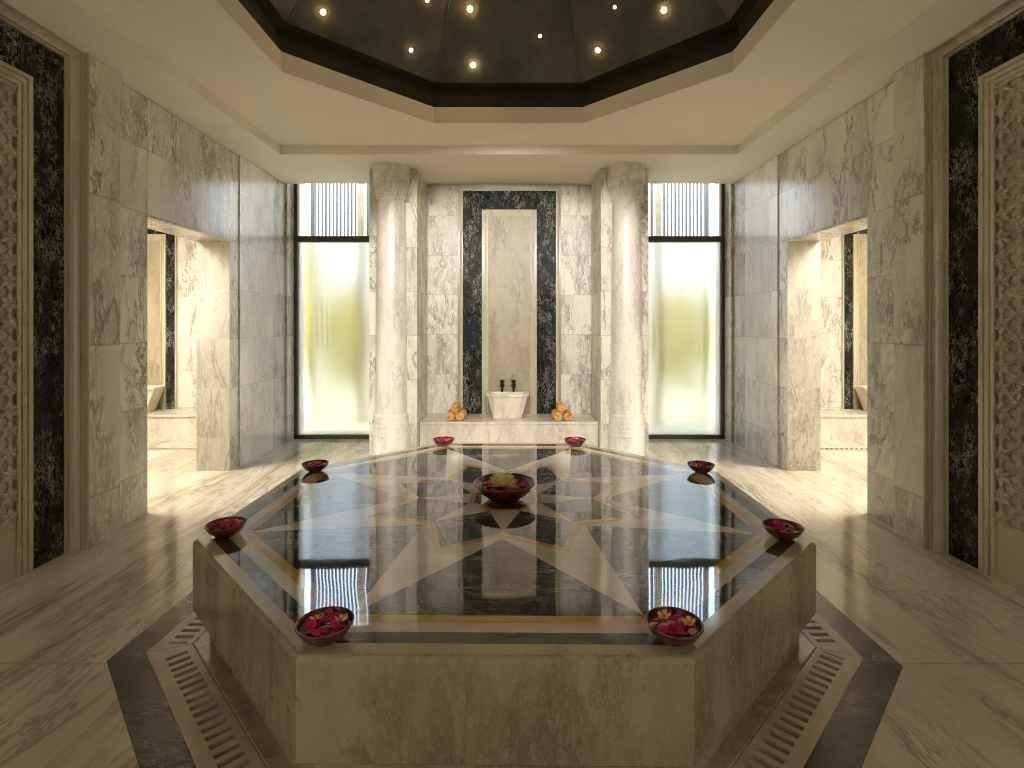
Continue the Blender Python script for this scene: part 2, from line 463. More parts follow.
# ---- wall behind the viewer with two daylit windows
mb = MB()
for x0, x1 in ((-3.25, -2.75), (-1.75, 1.75), (2.75, 3.25)):
    mb.box(x0, x1, YN - .2, YN, 0, 3.4, M['wall_far'])
for s in (-1, 1):
    mb.box(s * 1.75, s * 2.75, YN - .2, YN, 0, .10, M['wall_far'])
    mb.box(s * 1.75, s * 2.75, YN - .2, YN, 3.1, 3.4, M['wall_far'])
struct(mb.build('wall_near'), 'marble wall opposite the basin recess', 'wall')
for k, s in enumerate((-1, 1)):
    mb = MB(); mb.box(s * 1.75, s * 2.75, YN - .10, YN - .08, .10, 3.1, M['lit_window'])
    struct(mb.build('window_%d' % (3 + k)), 'daylit frosted window behind the viewer on the %s' % ('left' if s < 0 else 'right'), 'window')

# ---- front windows
def window(n, s):
    mb = MB(); a, b = 1.61, 2.841
    y0, y1 = YG - .03, YG + .04
    mb.box(s * (b - .044), s * b, y0, y1, 0, 3.62, M['frame'])
    mb.box(s * a, s * (a + .05), y0, y1, 0, 3.62, M['frame'])
    mb.box(s * a, s * b, y0, y1, 0, .05, M['frame'])
    mb.box(s * a, s * b, y0, y1, 3.55, 3.62, M['frame'])
    fr = struct(mb.build('window_%d' % n), 'tall bronze framed window beside the %s pier, frosted below a clear top light' % ('left' if s < 0 else 'right'), 'window')
    mb = MB(); mb.box(s * a, s * b, y0 - .012, y1, 2.60, 2.675, M['frame']); mb.build('transom', parent=fr)
    mb = MB(); mb.box(s * (a + .05), s * (b - .044), YG, YG + .012, .05, 2.60, M['frosted']); tag(mb.build('frosted_pane', parent=fr), 'frosted glass pane')
    mb = MB(); mb.box(s * (a + .05), s * (b - .044), YG, YG + .001, 2.675, 3.55, M['clear']); tag(mb.build('clear_pane', parent=fr), 'clear glass pane')
window(1, -1); window(2, 1)

# ---- columns
def column(s):
    root = empty('marble_column', (s * 1.35, 5.985, 0))
    tag(root, 'round white marble column in front of the %s pier' % ('left' if s < 0 else 'right'), 'column', 'columns flanking the basin recess')
    mb = MB()
    mb.lathe([(.212, 0), (.212, .245), (.217, .25), (.217, .262), (.208, .27), (.208, .315), (.203, .325), (.203, .365), (.198, .375), (.198, .425), (.195, .43), (.195, .475), (.188, .486), (.178, .49)], 48, mat=M['column'], cap0=True, smooth=False)
    mb.build('base', parent=root)
    mb = MB()
    mb.lathe([(.178, .488), (.176, 1.2), (.169, 2.1), (.158, 2.93)], 48, mat=M['column'])
    mb.build('shaft', parent=root)
    # faceted capital with rows of little niches
    mb = MB()
    def mod(r, z, a):
        if z < 2.945 or z > 3.115: return r
        row = int((z - 2.945) / .0425)
        ph = 0.5 * (row % 2)
        t = (a / (2 * PI) * 16 + ph) % 1.0
        return r - .017 * math.cos(2 * PI * t) ** 2 * (1 if 0.0 < ((z - 2.945) / .0425) % 1 < .9 else 0)
    prof = [(.158, 2.92), (.170, 2.925), (.170, 2.94)]
    for row in range(4):
        z = 2.945 + row * .0425; r = .172 + row * .009
        prof += [(r, z + .001), (r + .004, z + .02), (r + .008, z + .036), (r + .010, z + .0415)]
    prof += [(.208, 3.118), (.200, 3.125), (.200, 3.14), (.207, 3.15), (.210, 3.30), (.210, 3.309)]
    mb.lathe(prof, 96, mat=M['column'], mod=mod, smooth=False, cap1=True)
    mb.build('capital', parent=root)
column(-1); column(1)

# ------------------------------------------------------------------ framed wall panels
def frame_sweep(mb, T, a, zt, z0, prof, mat):
    """profile (outward offset, depth) swept up, across and down; T maps (u, depth, z) to the room"""
    loops = []
    path = [(-1, 0), (-1, 1), (1, 1), (1, 0)]
    for su, top in path:
        loops.append([T(su * (a + off), dep, (zt + off) if top else z0) for off, dep in prof])
    n = len(prof)
    v = [p for l in loops for p in l]; f = []
    for i in range(3):
        for j in range(n - 1):
            f.append((i * n + j, i * n + j + 1, (i + 1) * n + j + 1, (i + 1) * n + j))
    mb.add(v, f, mat)

def wall_panel(label, T, a_in, a_blk, zt_in, zt_blk, z0, mould_w, mould_d, head, carved=False, carve_y=None):
    root = empty('framed_wall_panel')
    tag(root, label, 'wall panel', 'black bordered marble wall panels')
    mb = MB()
    w, d = mould_w, mould_d
    pr = [(0, 0), (0, .20), (.14, .20), (.14, -.12), (.24, -.12), (.24, .30), (.30, .33), (.44, .40), (.54, .54), (.58, .68), (.65, .68), (.65, .34), (.74, .34), (.74, .82), (.82, .82), (.82, .50), (.90, .50), (.89, 1.0), (1, 1.0)]
    prof = [(a * w, b * d) for a, b in pr] + [(w, -.01)]
    frame_sweep(mb, T, a_blk, zt_blk, z0, prof, M['mould'])
    tag(mb.build('outer_moulding', parent=root), 'stepped beige marble moulding')
    mb = MB()
    frame_sweep(mb, T, a_in, zt_in, z0, [(0, -.02), (0, .006), (a_blk - a_in, .006), (a_blk - a_in, -.02)], M['black'])
    tag(mb.build('black_surround', parent=root), 'black marble border with white flecks')
    mb = MB()
    fw = .085
    frame_sweep(mb, T, a_in - fw, zt_in - fw, z0, [(0, -.005), (0, .006), (.006, .010), (.02, .010), (.02, .004), (.028, .004), (.028, .012), (.046, .016), (.052, .016), (.052, .010), (.058, .010), (.058, .022), (fw, .022), (fw, 0)], M['mould'])
    mb.build('inner_frame', parent=root)
    mb = MB()
    ai = a_in - fw
    zi = zt_in - fw
    pm = M['carved'] if carved else M['panel']
    def slab(dd, za, zb_):
        mb.add([T(-ai - .01, dd, za), T(ai + .01, dd, za), T(ai + .01, dd, zb_), T(-ai - .01, dd, zb_),
                T(-ai - .01, -.028, za), T(ai + .01, -.028, za), T(ai + .01, -.028, zb_), T(-ai - .01, -.028, zb_)],
               [(0, 1, 2, 3), (7, 6, 5, 4), (0, 4, 5, 1), (3, 2, 6, 7)], pm)
    if carved:
        slab(-.017, z0, zi + .01); slab(-.004, z0, .335); slab(-.004, zi - .02, zi + .01)
    else: slab(.003, z0, zi + .01)
    mb.build('centre_panel', parent=root)
    if carved:
        mb = MB()
        pitch = .1245
        zb, ztp = .36, zi - .03
        rows = int((ztp - zb) / pitch)
        pitch = (ztp - zb) / rows
        L = pitch * .53
        hx = pitch * math.sqrt(3) / 2
        cols = int((2 * ai - .02) / hx)
        def petal(cu, cz, ang, L, W, H):
            dx, dz = math.cos(ang), math.sin(ang)
            rim = []
            for t, w_ in ((.02, .12), (.25, .75), (.5, 1), (.75, .75), (.99, .12)):
                rim.append((t, w_))
            vs = []; fs = []
            for t, w_ in rim:
                for sd, dep in ((-1, -.016), (-.86, -.004), (0, H * min(1, w_ + .25) - .002), (.86, -.004), (1, -.016)):
                    u = cu + dx * L * t - dz * W * w_ * sd
                    z = cz + dz * L * t + dx * W * w_ * sd
                    vs.append(T(max(-ai, min(ai, u)), dep, z))
            for i in range(len(rim) - 1):
                for q in range(4):
                    fs.append((i * 5 + q, i * 5 + q + 1, i * 5 + 6 + q, i * 5 + 5 + q))
            mb.add(vs, fs, M['carved'])
        u = ai - .035; k = 0
        while u > -ai:
            for r in range(rows + 1):
                z = zb + r * pitch + (pitch / 2 if k % 2 else 0)
                if z > ztp: continue
                for q in range(6):
                    petal(u, z, PI / 6 + q * PI / 3, L, pitch * .118, .010)
                for q in range(6):
                    petal(u, z, q * PI / 3, L * .72, pitch * .065, .003)
            u -= hx; k += 1
        tag(mb.build('carved_relief', parent=root), 'carved lattice of six petal flowers')
    return root
# the recess behind the basin (faces the room)
T_far = lambda u, d, z: (u, YB - d, z)
wall_panel('plain marble panel with black border on the far wall behind the basin', T_far, .352, .60, 2.985, 3.242, .36, .062, .035, ZC)
# long walls
YP = 2.60
T_l = lambda u, d, z: (-2.9 + d, YP + u, z)
T_r = lambda u, d, z: (2.9 - d, YP + u, z)
wall_panel('carved flower panel with black border on the left wall', T_l, .568, .801, 3.007, 3.247, 0.0, .073, .115, ZC, carved=True)
wall_panel('carved flower panel with black border on the right wall', T_r, .568, .801, 3.007, 3.247, 0.0, .073, .115, ZC, carved=True)

# ------------------------------------------------------------------ side rooms
YR = 7.2
def side_room(s):
    side = 'left' if s < 0 else 'right'
    mb = MB(); X = lambda x: s * x
    mb.box(X(XS), X(7.0), YR, YR + .2, 0, 3.2, M['wall_far'])
    mb.box(X(6.6), X(6.8), 3.2, YR + .2, 0, 3.2, M['wall'])
    mb.box(X(XS), X(7.0), 3.0, 3.2, 0, 3.2, M['wall_far'])
    mb.box(X(XS - .3), X(XS), 5.4, YR + .2, 0, 3.2, M['wall_far'])
    struct(mb.build('wall_side_room_%s' % side), 'marble walls of the side room seen through the %s doorway' % side, 'wall')
    mb = MB(); mb.box(X(XS - .02), X(7.0), 3.0, YR + .2, 3.1, 3.2, M['ceiling'])
    struct(mb.build('ceiling_side_room_%s' % side), 'ceiling of the %s side room' % side, 'ceiling')
    CX = 5.0
    T = lambda u, d, z: (s * CX + u, YR - d, z)
    wall_panel('slim black bordered panel in the side room through the %s doorway' % side, T, .25, .368, 2.757, 2.875, .34, .035, .025, 3.1)
    mb = MB(); mb.box(X(XS + .001), X(6.599), 6.76, YR - .001, 0, .31, M['bench']); 
    root = empty('marble_bench', (0, 0, 0))
    tag(root, 'low marble bench in the side room through the %s doorway' % side, 'bench', 'low marble benches')
    mb.build('bench_front', parent=root)
    mb = MB(); mb.box(X(XS + .001), X(6.599), 6.74, YR - .001, .31, .34, M['bench']); mb.build('seat_slab', parent=root)
    drain_strip(s, side)
    make_basin('tapered stone basin on the side room bench through the %s doorway' % side, (s * CX, 6.95, .34), .30, .19, .34, .16)
    # added light panel standing in for an unseen skylight
    root = empty('added_light_panel', (s * 4.3, 4.5, 3.1))
    tag(root, 'added unseen light panel in the %s side room' % side, 'added light')
    mb = MB(); mb.box(-.62, .62, -.62, .62, -.02, -.001, M['frame'])
    mb.build('added_panel_frame', parent=root)
    mb = MB(); mb.box(-.6, .6, -.6, .6, -.026, -.021, M['added_panel_glow']); mb.build('diffuser', parent=root)
M['added_panel_glow'] = emit('added_panel_glow', (1.0, 0.92, 0.80), 34.0)  # glow of the added side room light panels

def drain_strip(s, side):
    mb = MB()
    y0, y1 = 6.22, 6.36
    x0, x1 = 3.3, 6.2
    zt = .006
    mb.box(s * x0, s * x1, y0, y0 + .035, 0.0005, zt, M['grate']); mb.box(s * x0, s * x1, y1 - .035, y1, 0.0005, zt, M['grate'])
    n = 48; p = (x1 - x0) / n
    for k in range(n):
        a = x0 + k * p
        v = [(s * a, y0 + .035, 0.0005), (s * (a + p * .5), y0 + .035, 0.0005), (s * (a + p * .5) + .03, y1 - .035, 0.0005), (s * a + .03, y1 - .035, 0.0005)]
        mb.loft([v, [(q[0], q[1], zt) for q in v]], M['grate'])
    mb.box(s * x0, s * x1, y0 + .03, y1 - .03, 0.0003, .0015, M['channel'])
    tag(mb.build('floor_drain'), 'slotted drain strip on the floor before the %s side room bench' % side, 'drain', 'drain strips in the side rooms')

def make_basin(label, loc, hw_t, hw_b, h, dp):
    root = empty('stone_basin', loc)
    tag(root, label, 'basin', 'tapered stone basins')
    def loop(hw, d, ch, z):
        return [(-hw + ch, -d, z), (hw - ch, -d, z), (hw, -d + ch, z), (hw, d, z), (-hw, d, z), (-hw, -d + ch, z)]
    mb = MB(); rz = h - .045
    mb.loft([loop(hw_b, dp * .68, .012, 0.0), loop(hw_t - .018, dp - .012, hw_t * .31, rz)], M['basin'])
    bevel(mb.build('bowl_body', parent=root), .004)
    mb = MB(); ch = hw_t * .31
    mb.loft([loop(hw_t - .018, dp - .012, ch, rz), loop(hw_t, dp, ch, rz + .012), loop(hw_t, dp, ch, h), loop(hw_t - .05, dp - .05, ch * .7, h), loop(hw_t - .08, dp - .07, ch * .6, h - .10 if h > .2 else h - .03)], M['basin'], cap0=False)
    bevel(mb.build('rim', parent=root), .003)
    return root

side_room(-1); side_room(1)

# ------------------------------------------------------------------ bench, basin, taps in the recess
root = empty('marble_bench', (0, 0, 0))
tag(root, 'low marble bench across the far recess under the basin', 'bench', 'low marble benches')
mb = MB(); mb.box(-1.055, 1.055, 6.16, YB - .001, 0, .325, M['bench']); mb.build('bench_front', parent=root)
mb = MB(); mb.box(-1.057, 1.057, 6.15, YB - .001, .325, .357, M['bench']); bevel(mb.build('seat_slab', parent=root), .004)
make_basin('tapered stone basin in the middle of the far bench below the taps', (-.02, 6.46, .357), .262, .172, .305, .15)

def tap(x, label):
    root = empty('wall_tap', (x, YB, 0))
    tag(root, label, 'tap', 'pair of bronze taps')
    zc = .722
    def ycyl(mb, prof, z, seg=16):
        loops = [[(r * math.cos(2 * PI * k / seg), -y, z + r * math.sin(2 * PI * k / seg)) for k in range(seg)] for r, y in prof]
        mb.loft(loops, M['bronze'], True)
    mb = MB(); ycyl(mb, [(.03, 0), (.03, .008), (.022, .015), (.016, .03), (.016, .09)], zc); body = mb.build('body', parent=root)
    mb = MB()
    pts = [(-.085, zc), (-.115, zc - .005), (-.13, zc - .03), (-.132, zc - .065)]
    loops = [[(.0135 * math.cos(2 * PI * k / 12), y + .0135 * math.sin(2 * PI * k / 12) * (0.3 if i < 2 else 1), z + .0135 * math.sin(2 * PI * k / 12) * (1 if i < 2 else .3)) for k in range(12)] for i, (y, z) in enumerate(pts)]
    mb.loft(loops, M['bronze'], True); mb.build('spout', parent=root)
    mb = MB(); mb.lathe([(.008, 0), (.009, .03), (.024, .034), (.03, .045), (.03, .058), (.022, .068), (.006, .074)], 16, mat=M['bronze'], cap0=True, cap1=True)
    mb.build('knob', parent=body, loc=(0, -.06, zc + .012))
tap(-.09, 'dark bronze wall tap above the basin, left one of the pair')
tap(.055, 'dark bronze wall tap above the basin, right one of the pair')

# ------------------------------------------------------------------ rolled towels
def towel_mesh():
    mb = MB(); turns = 3.6; n = 84; th = .0135
    a, b = [], []
    for i in range(n + 1):
        t = i / n; ang = t * turns * 2 * PI
        r = .008 + .054 * t
        w = th * .42 if i > 3 else th * .42 * (i + .3) / 4
        w *= 1 if i < n - 3 else max(.15, (n - i) / 3.2)
        a.append(((r + w) * math.cos(ang), (r + w) * math.sin(ang)))
        b.append(((r - w) * math.cos(ang), (r - w) * math.sin(ang)))
    outl = a + b[::-1]
    L = .27
    ys = [(0, .97), (.008, 1.0), (L - .008, 1.0), (L, .97)]
    loops = [[(x * s, y, z * s) for x, z in outl] for y, s in ys]
    N = len(outl); v = [p for l in loops for p in l]; f = []
    for i in range(len(loops) - 1):
        for j in range(N):
            k = (j + 1) % N; f.append((i * N + j, i * N + k, (i + 1) * N + k, (i + 1) * N + j))
    mb.add(v, f, M['towel'], True)
    o = len(mb.v) - len(v)
    for base, flip in ((0, 0), ((len(loops) - 1) * N, 1)):
        for i in range(n):
            q = [base + i, base + i + 1, base + N - 2 - i, base + N - 1 - i]
            mb.add([v[k] for k in q], [(0, 1, 2, 3)], M['towel'])
    return mb
tw = towel_mesh()
proto = tw.build('rolled_towel', merge=True)
first = True
for cx, side in ((-.644, 'left'), (.640, 'right')):
    rr = .056
    for dx, dz, pos, rz, spin in ((-rr, rr, 'lower outer' if side == 'left' else 'lower inner', .05, .4), (rr, rr, 'lower inner' if side == 'left' else 'lower outer', -.05, 2.2), (-.004, rr * 2.75, 'topmost', .02, 4.0)):
        o = proto if first else proto.copy()
        if not first: COL.objects.link(o)
        first = False
        dx2 = dx * (1.0 if side == 'left' else 1.06)
        o.location = (cx + dx2, 6.19 + random.uniform(-.008, .012), .357 + dz - .001)
        o.scale = (.81, 1, .81); o.rotation_euler = (0, spin + (1.3 if side == 'right' else 0), rz)
        tag(o, 'orange patterned towel roll, %s of the three at the %s end of the bench' % (pos, side), 'towel', 'towel rolls on the far bench')

# ------------------------------------------------------------------ platform
plat = empty('octagonal_platform', (PC[0], PC[1], 0), PROT)
tag(plat, 'large octagonal marble platform with an inlaid star top in the room centre', 'platform')
mb = MB()
def oloop(ap, z): return [(x, y, z) for x, y in octo(ap)]
mb.loft([oloop(1.44, .155), oloop(1.45, .165), oloop(1.45, PZ - .018), oloop(1.4465, PZ - .009), oloop(1.441, PZ - .003), oloop(1.433, PZ)], M['block'], cap0=True, cap1=False)
ring_faces(octo(1.433), octo(1.383), PZ, mb, M['rim'])
mb.build('side_block', parent=plat)
mb = MB()
mb.loft([oloop(1.385, 0.0), oloop(1.385, .16)], M['block'], cap0=False, cap1=False)
mb.loft([oloop(1.385, .006), oloop(1.445, .006), oloop(1.45, .003), oloop(1.45, -.13)], M['block'], cap0=False, cap1=False)
tag(mb.build('plinth', parent=plat), 'recessed plinth with a flat marble foot strip')
mb = MB()
def band(a0, a1, mat): ring_faces(octo(a0), octo(a1), PZ, mb, mat)
band(1.383, 1.322, M['grey_band']); band(1.322, 1.268, M['white_inlay']); band(1.268, 1.223, M['gold_inlay'])
tag(mb.build('border_inlay', parent=plat), 'grey, white and gold stone border bands')
mb = MB()
def pol(r, deg): return (r * math.cos(math.radians(deg)), r * math.sin(math.radians(deg)))
Rf = 1.223 / math.cos(PI / 8)
V = [pol(Rf, 22.5 + 45 * k) for k in range(8)]
# rings of the pattern: W = notch of the big white star, gold zigzag outer/inner, small star
RW, GO, GI = .575, .775, .725
gi_n, go_n = .500, .553
Wn = [pol(RW, 45 * k) for k in range(8)]
Go = [pol(GO, 22.5 + 45 * k) for k in range(8)]; Gon = [pol(go_n, 45 * k) for k in range(8)]
Gi = [pol(GI, 22.5 + 45 * k) for k in range(8)]; Gin = [pol(gi_n, 45 * k) for k in range(8)]
Oc = [pol(.222, 22.5 + 45 * k) for k in range(8)]; Oi = [pol(.19, 22.5 + 45 * k) for k in range(8)]
def face(pts, mat): mb.add([(x, y, PZ) for x, y in pts], [tuple(range(len(pts)))], mat)
for k in range(8):
    n = (k + 1) % 8
    # dark triangles at the border, between vertices V[k-1] and V[k] (edge direction 45k)
    pv = V[(k - 1) % 8]
    face([pv, V[k], Wn[k]], M['dark'])
    # big white kites outside the gold zigzag (tip V[k])
    face([V[k], Wn[(k + 1) % 8], Gon[(k + 1) % 8], Go[k]], M['white_inlay'])
    face([V[k], Go[k], Gon[k], Wn[k]], M['white_inlay'])
    # gold zigzag
    face([Go[k], Gon[(k + 1) % 8], Gin[(k + 1) % 8], Gi[k]], M['gold_inlay'])
    face([Go[k], Gi[k], Gin[k], Gon[k]], M['gold_inlay'])
    # dark kites within the zigzag
    face([Gi[k], Gin[(k + 1) % 8], Oc[k], Gin[k]], M['dark'])
    # small white star spikes
    face([Gin[k], Oc[k], Oc[(k - 1) % 8]], M['white_inlay'])
    # gold ring and dark centre
    face([Oc[k], Oc[n], Oi[n], Oi[k]], M['gold_inlay'])
face(Oi, M['dark'])
tag(mb.build('star_inlay', parent=plat), 'eight pointed star of white and gold stone in dark grey marble')

# ------------------------------------------------------------------ drain grates round the platform
gl = {0: 'right side', 1: 'back right side', 2: 'back', 3: 'back left side', 4: 'left side', 5: 'front left side', 6: 'front', 7: 'front right side'}
def grate(k):
    mb = MB(); a0, a1 = 1.4525, 1.6185; t = math.tan(PI / 8); g = .0015
    zt, zb = .004, -.03
    # local frame: u along side, r outward
    def quad(u0a, u1a, r0, u0b, u1b, r1):
        lo = [(u0a, r0), (u1a, r0), (u1b, r1), (u0b, r1)]
        mb.loft([[(r, u, zb) for u, r in lo], [(r, u, zt) for u, r in lo]], M['grate'])
    s0, s1 = a0 + .028, a1 - .052
    e = lambda r: r * t - g
    quad(-e(a0), e(a0), a0, -e(s0), e(s0), s0)
    quad(-e(s1), e(s1), s1, -e(a1), e(a1), a1)
    n = 23; L = e(s0) - .012
    pitch = 2 * L / n
    sl = pitch * .50
    # solid ends and bars between the slots
    quad(-e(s0), -L, s0, -e(s1), -L, s1); quad(L, e(s0), s0, L, e(s1), s1)
    for i in range(n):
        u = -L + i * pitch
        quad(u + (0 if i == 0 else sl / 2), u + pitch - sl / 2, s0, u + (0 if i == 0 else sl / 2), u + pitch - sl / 2, s1)
    ang = k * PI / 4 + PROT
    o = mb.build('drain_grate', loc=(PC[0], PC[1], 0), rot=(0, 0, ang))
    tag(o, 'beige slotted marble drain grate along the %s of the platform' % gl[k], 'drain grate', 'drain grates around the platform')
for k in range(8): grate(k)

# ------------------------------------------------------------------ bowls with petals
def bowl_prof(R, H):
    k = R / .09; t = .005 * k
    out = [(.0, .004 * k), (.030 * k, .003 * k), (.036 * k, 0), (.040 * k, 0), (.042 * k, .006 * k), (.056 * k, .012 * k), (.074 * k, .026 * k), (.084 * k, .042 * k), (R, H - .002 * k), (R + .001, H)]
    inn = [(R - t, H), (R - t - .002, H - .004 * k), (.080 * k, .042 * k), (.066 * k, .024 * k), (.045 * k, .014 * k), (.0, .011 * k)]
    return out + inn
def petal_mesh(name, L, W, cup, mat):
    mb = MB(); rows = [(0, .18), (.2, .7), (.45, 1), (.7, .92), (.9, .55), (1, .12)]
    v = []; f = []
    for t, w in rows:
        for sd in (-1, -.5, 0, .5, 1):
            v.append(((t - .5) * L, sd * w * W / 2, cup * ((sd * w) ** 2 * .6 + (t - .5) ** 2 * 1.6) + .004))
    for i in range(len(rows) - 1):
        for j in range(4): f.append((i * 5 + j, i * 5 + j + 1, i * 5 + 6 + j, i * 5 + 5 + j))
    mb.add(v, f, mat, True)
    o = mb.build(name); me = o.data
    bpy.data.objects.remove(o)
    return me
PET = [petal_mesh('petal', .036, .027, .012, M['magenta']), petal_mesh('petal', .032, .025, .015, M['crimson']), petal_mesh('petal', .030, .020, .010, M['pink'])]
PETN = ['magenta', 'crimson', 'pale pink']
LEAF = petal_mesh('leaf', .040, .016, .008, M['silver_leaf'])
def blossom_mesh():
    mb = MB()
    for k in range(5):
        a = k * 2 * PI / 5; c, s = math.cos(a), math.sin(a)
        rows = [(.003, .3, .006), (.010, .8, .006), (.018, 1, .009), (.024, .6, .014)]
        v = []
        for r, w, z in rows:
            for sd in (-1, 0, 1):
                x, y = r, sd * w * .0085
                v.append((x * c - y * s, x * s + y * c, z + abs(sd) * .002))
        f = []
        for i in range(3):
            for j in range(2): f.append((i * 3 + j, i * 3 + j + 1, i * 3 + 4 + j, i * 3 + 3 + j))
        mb.add(v, f, M['yellow'], True)
    mb.lathe([(.005, .004), (.0055, .009), (.003, .012), (.0005, .0125)], 10, mat=M['gold_inlay'], cap1=True)
    o = mb.build('yellow_blossom'); me = o.data; bpy.data.objects.remove(o); return me
BLOS = blossom_mesh()

rng = random.Random(11)
def bowl(x, y, z, R, H, where, nm, nb, nl, wl):
    root = empty('petal_bowl', (x, y, z), rng.uniform(0, 6))
    tag(root, 'burgundy lacquer bowl of floating petals %s' % where, 'bowl', 'petal bowls on the platform')
    mb = MB(); mb.lathe(bowl_prof(R, H), 48, mat=M['lacquer']); ves = mb.build('vessel', parent=root)
    rim = MB(); k = R / .09
    prof = [(R + .0015, H - .001), (R + .0015, H + .0015 * k), (R - .002 * k, H + .0025 * k), (R - .0055 * k, H + .0012 * k), (R - .0055 * k, H - .001)]
    rim.lathe(prof, 48, mat=M['lacquer']); rim.build('rim', parent=ves)
    mb = MB(); rw = (.0795 * k if wl / k > .038 else .068 * k)
    mb.add([(0, 0, wl)] + [(rw * math.cos(2 * PI * q / 32), rw * math.sin(2 * PI * q / 32), wl) for q in range(32)], [(0, 1 + q, 1 + (q + 1) % 32) for q in range(32)], M['water'])
    tag(mb.build('water', parent=root), 'dark still water')
    def put(name, me, px, py, rz, tilt, sc, label, cat, group, dz=0):
        o = bpy.data.objects.new(name, me); COL.objects.link(o)
        o.location = (x + px, y + py, z + wl - .003 + dz); o.rotation_euler = (tilt[0], tilt[1], rz); o.scale = (sc,) * 3
        tag(o, label, cat, group)
    r_in = rw - .016
    spots = []
    def spot(mind):
        for _ in range(60):
            a = rng.uniform(0, 2 * PI); r = r_in * math.sqrt(rng.uniform(0, 1))
            p = (r * math.cos(a), r * math.sin(a))
            if all(math.hypot(p[0] - q[0], p[1] - q[1]) > mind for q in spots): break
        spots.append(p); return p
    return root, put, spot, r_in
rb = 1.432
# (direction, wording, petals, blossoms, leaves)
BW = [(247.5, 'on the front left corner of the platform', 17, 2, 3), (292.5, 'on the front right corner of the platform', 19, 2, 2),
      (202.5, 'on the left corner nearer the camera', 13, 0, 1), (337.5, 'on the right corner nearer the camera', 13, 0, 1),
      (157.5, 'on the left corner nearer the left window', 9, 0, 0), (22.5, 'on the right corner nearer the right window', 9, 0, 0),
      (112.5, 'on the far left corner before the bench', 8, 0, 0), (67.5, 'on the far right corner before the bench', 8, 0, 0)]
for deg, where, nm, nb, nl in BW:
    a = math.radians(deg) + PROT
    r_ = rb
    if where.startswith('on the front'):
        r_ = 1.47; a += math.radians(.8 if deg < 270 else .3)
    x, y = PC[0] + r_ * math.cos(a), PC[1] + r_ * math.sin(a)
    R, H = (.089, .056)
    wl = .040
    root, put, spot, r_in = bowl(x, y, PZ + .0005, R, H, where, nm, nb, nl, wl)
    short = where.replace('on the ', '').replace(' of the platform', '').replace(' before the bench', '')
    k = 0
    for i in range(nm + 6):
        kind = 0 if rng.random() < .6 else (1 if rng.random() < .6 else 2)
        if i in (2, 7): kind = 2
        px, py = spot(.016)
        put('petal', PET[kind], px, py, rng.uniform(0, 6.28), (rng.uniform(-.35, .35), rng.uniform(-.35, .35)), rng.uniform(1.0, 1.25),
            '%s petal floating in the bowl on the %s' % (PETN[kind], short), 'petal', '%s petals in the bowl on the %s' % (PETN[kind], short), dz=.002 + .0012 * (i % 5))
    for i in range(nb):
        q = ((-.035, .015), (.045, .012))[i] if deg < 270 else ((-.02, .036), (.047, -.002))[i]
        put('yellow_blossom', BLOS, q[0], q[1], rng.uniform(0, 6), (.2, .1), .9,
            'small yellow blossom near the %s edge of the bowl on the %s' % (('left', 'right')[i] if deg < 270 else ('back', 'right')[i], short), 'flower', 'yellow blossoms in the front bowls', dz=.012)
    for i in range(nl):
        px, py = spot(.018)
        put('silver_leaf', LEAF, px, py, rng.uniform(0, 6.28), (rng.uniform(-.3, .3), .2), 1.0,
            'silvery green leaf floating in the bowl on the %s' % short, 'leaf', 'silvery leaves in the bowl on the %s' % short, dz=.009)
# the big bowl in the middle
cx, cy = PC[0] - .005, PC[1] - .015
root, put, spot, r_in = bowl(cx, cy, PZ + .0005, .178, .098, 'in the middle of the star, the largest bowl', 0, 0, 0, .070)
for i in range(34):
    a = rng.uniform(0, 2 * PI)
    r = rng.uniform(.085, r_in + .006)
    kind = 0 if rng.random() < .65 else (1 if rng.random() < .7 else 2)
    put('petal', PET[kind], r * math.cos(a), r * math.sin(a), rng.uniform(0, 6.28), (rng.uniform(-.5, .5), rng.uniform(-.5, .5)), rng.uniform(1.0, 1.35),
        '%s petal in the big central bowl around the cream flower' % PETN[kind], 'petal', '%s petals in the central bowl' % PETN[kind], dz=.003 + .002 * (i % 6))
fl = empty('chrysanthemum', (cx - .01, cy, PZ + .064))
tag(fl, 'large cream yellow many petalled flower in the central bowl', 'flower')
mb = MB()
for layer, (n, L, el, z0) in enumerate(((24, .090, 6, .012), (24, .086, 18, .014), (22, .078, 32, .016), (20, .066, 47, .018), (16, .054, 62, .02), (10, .044, 78, .02))):
    for q in range(n):
        a = 2 * PI * (q + .5 * layer) / n + rng.uniform(-.08, .08)
        e = math.radians(el + rng.uniform(-6, 6)); w = .0088
        d = Vector((math.cos(a) * math.cos(e), math.sin(a) * math.cos(e), math.sin(e))); sd = Vector((-math.sin(a), math.cos(a), 0)); up = sd.cross(d) * -1
        v = []
        for t, ww, c in ((.08, .5, 0), (.4, 1, 0), (.75, 1, .004), (1, .35, .012)):
            p = Vector((0, 0, z0)) + d * L * t + Vector((0, 0, 1)) * c
            v += [p - sd * w * ww + Vector((0, 0, .002)), p, p + sd * w * ww + Vector((0, 0, .002))]
        mb.add(v, [(i * 3 + j, i * 3 + j + 1, i * 3 + 4 + j, i * 3 + 3 + j) for i in range(3) for j in range(2)], M['cream_petal'], True)
mb.build('petals', parent=fl)
mb = MB(); mb.lathe([(.016, .012), (.018, .03), (.012, .04), (.002, .044)], 14, mat=M['yellow'], cap1=True, cap0=True); mb.build('flower_centre', parent=fl)

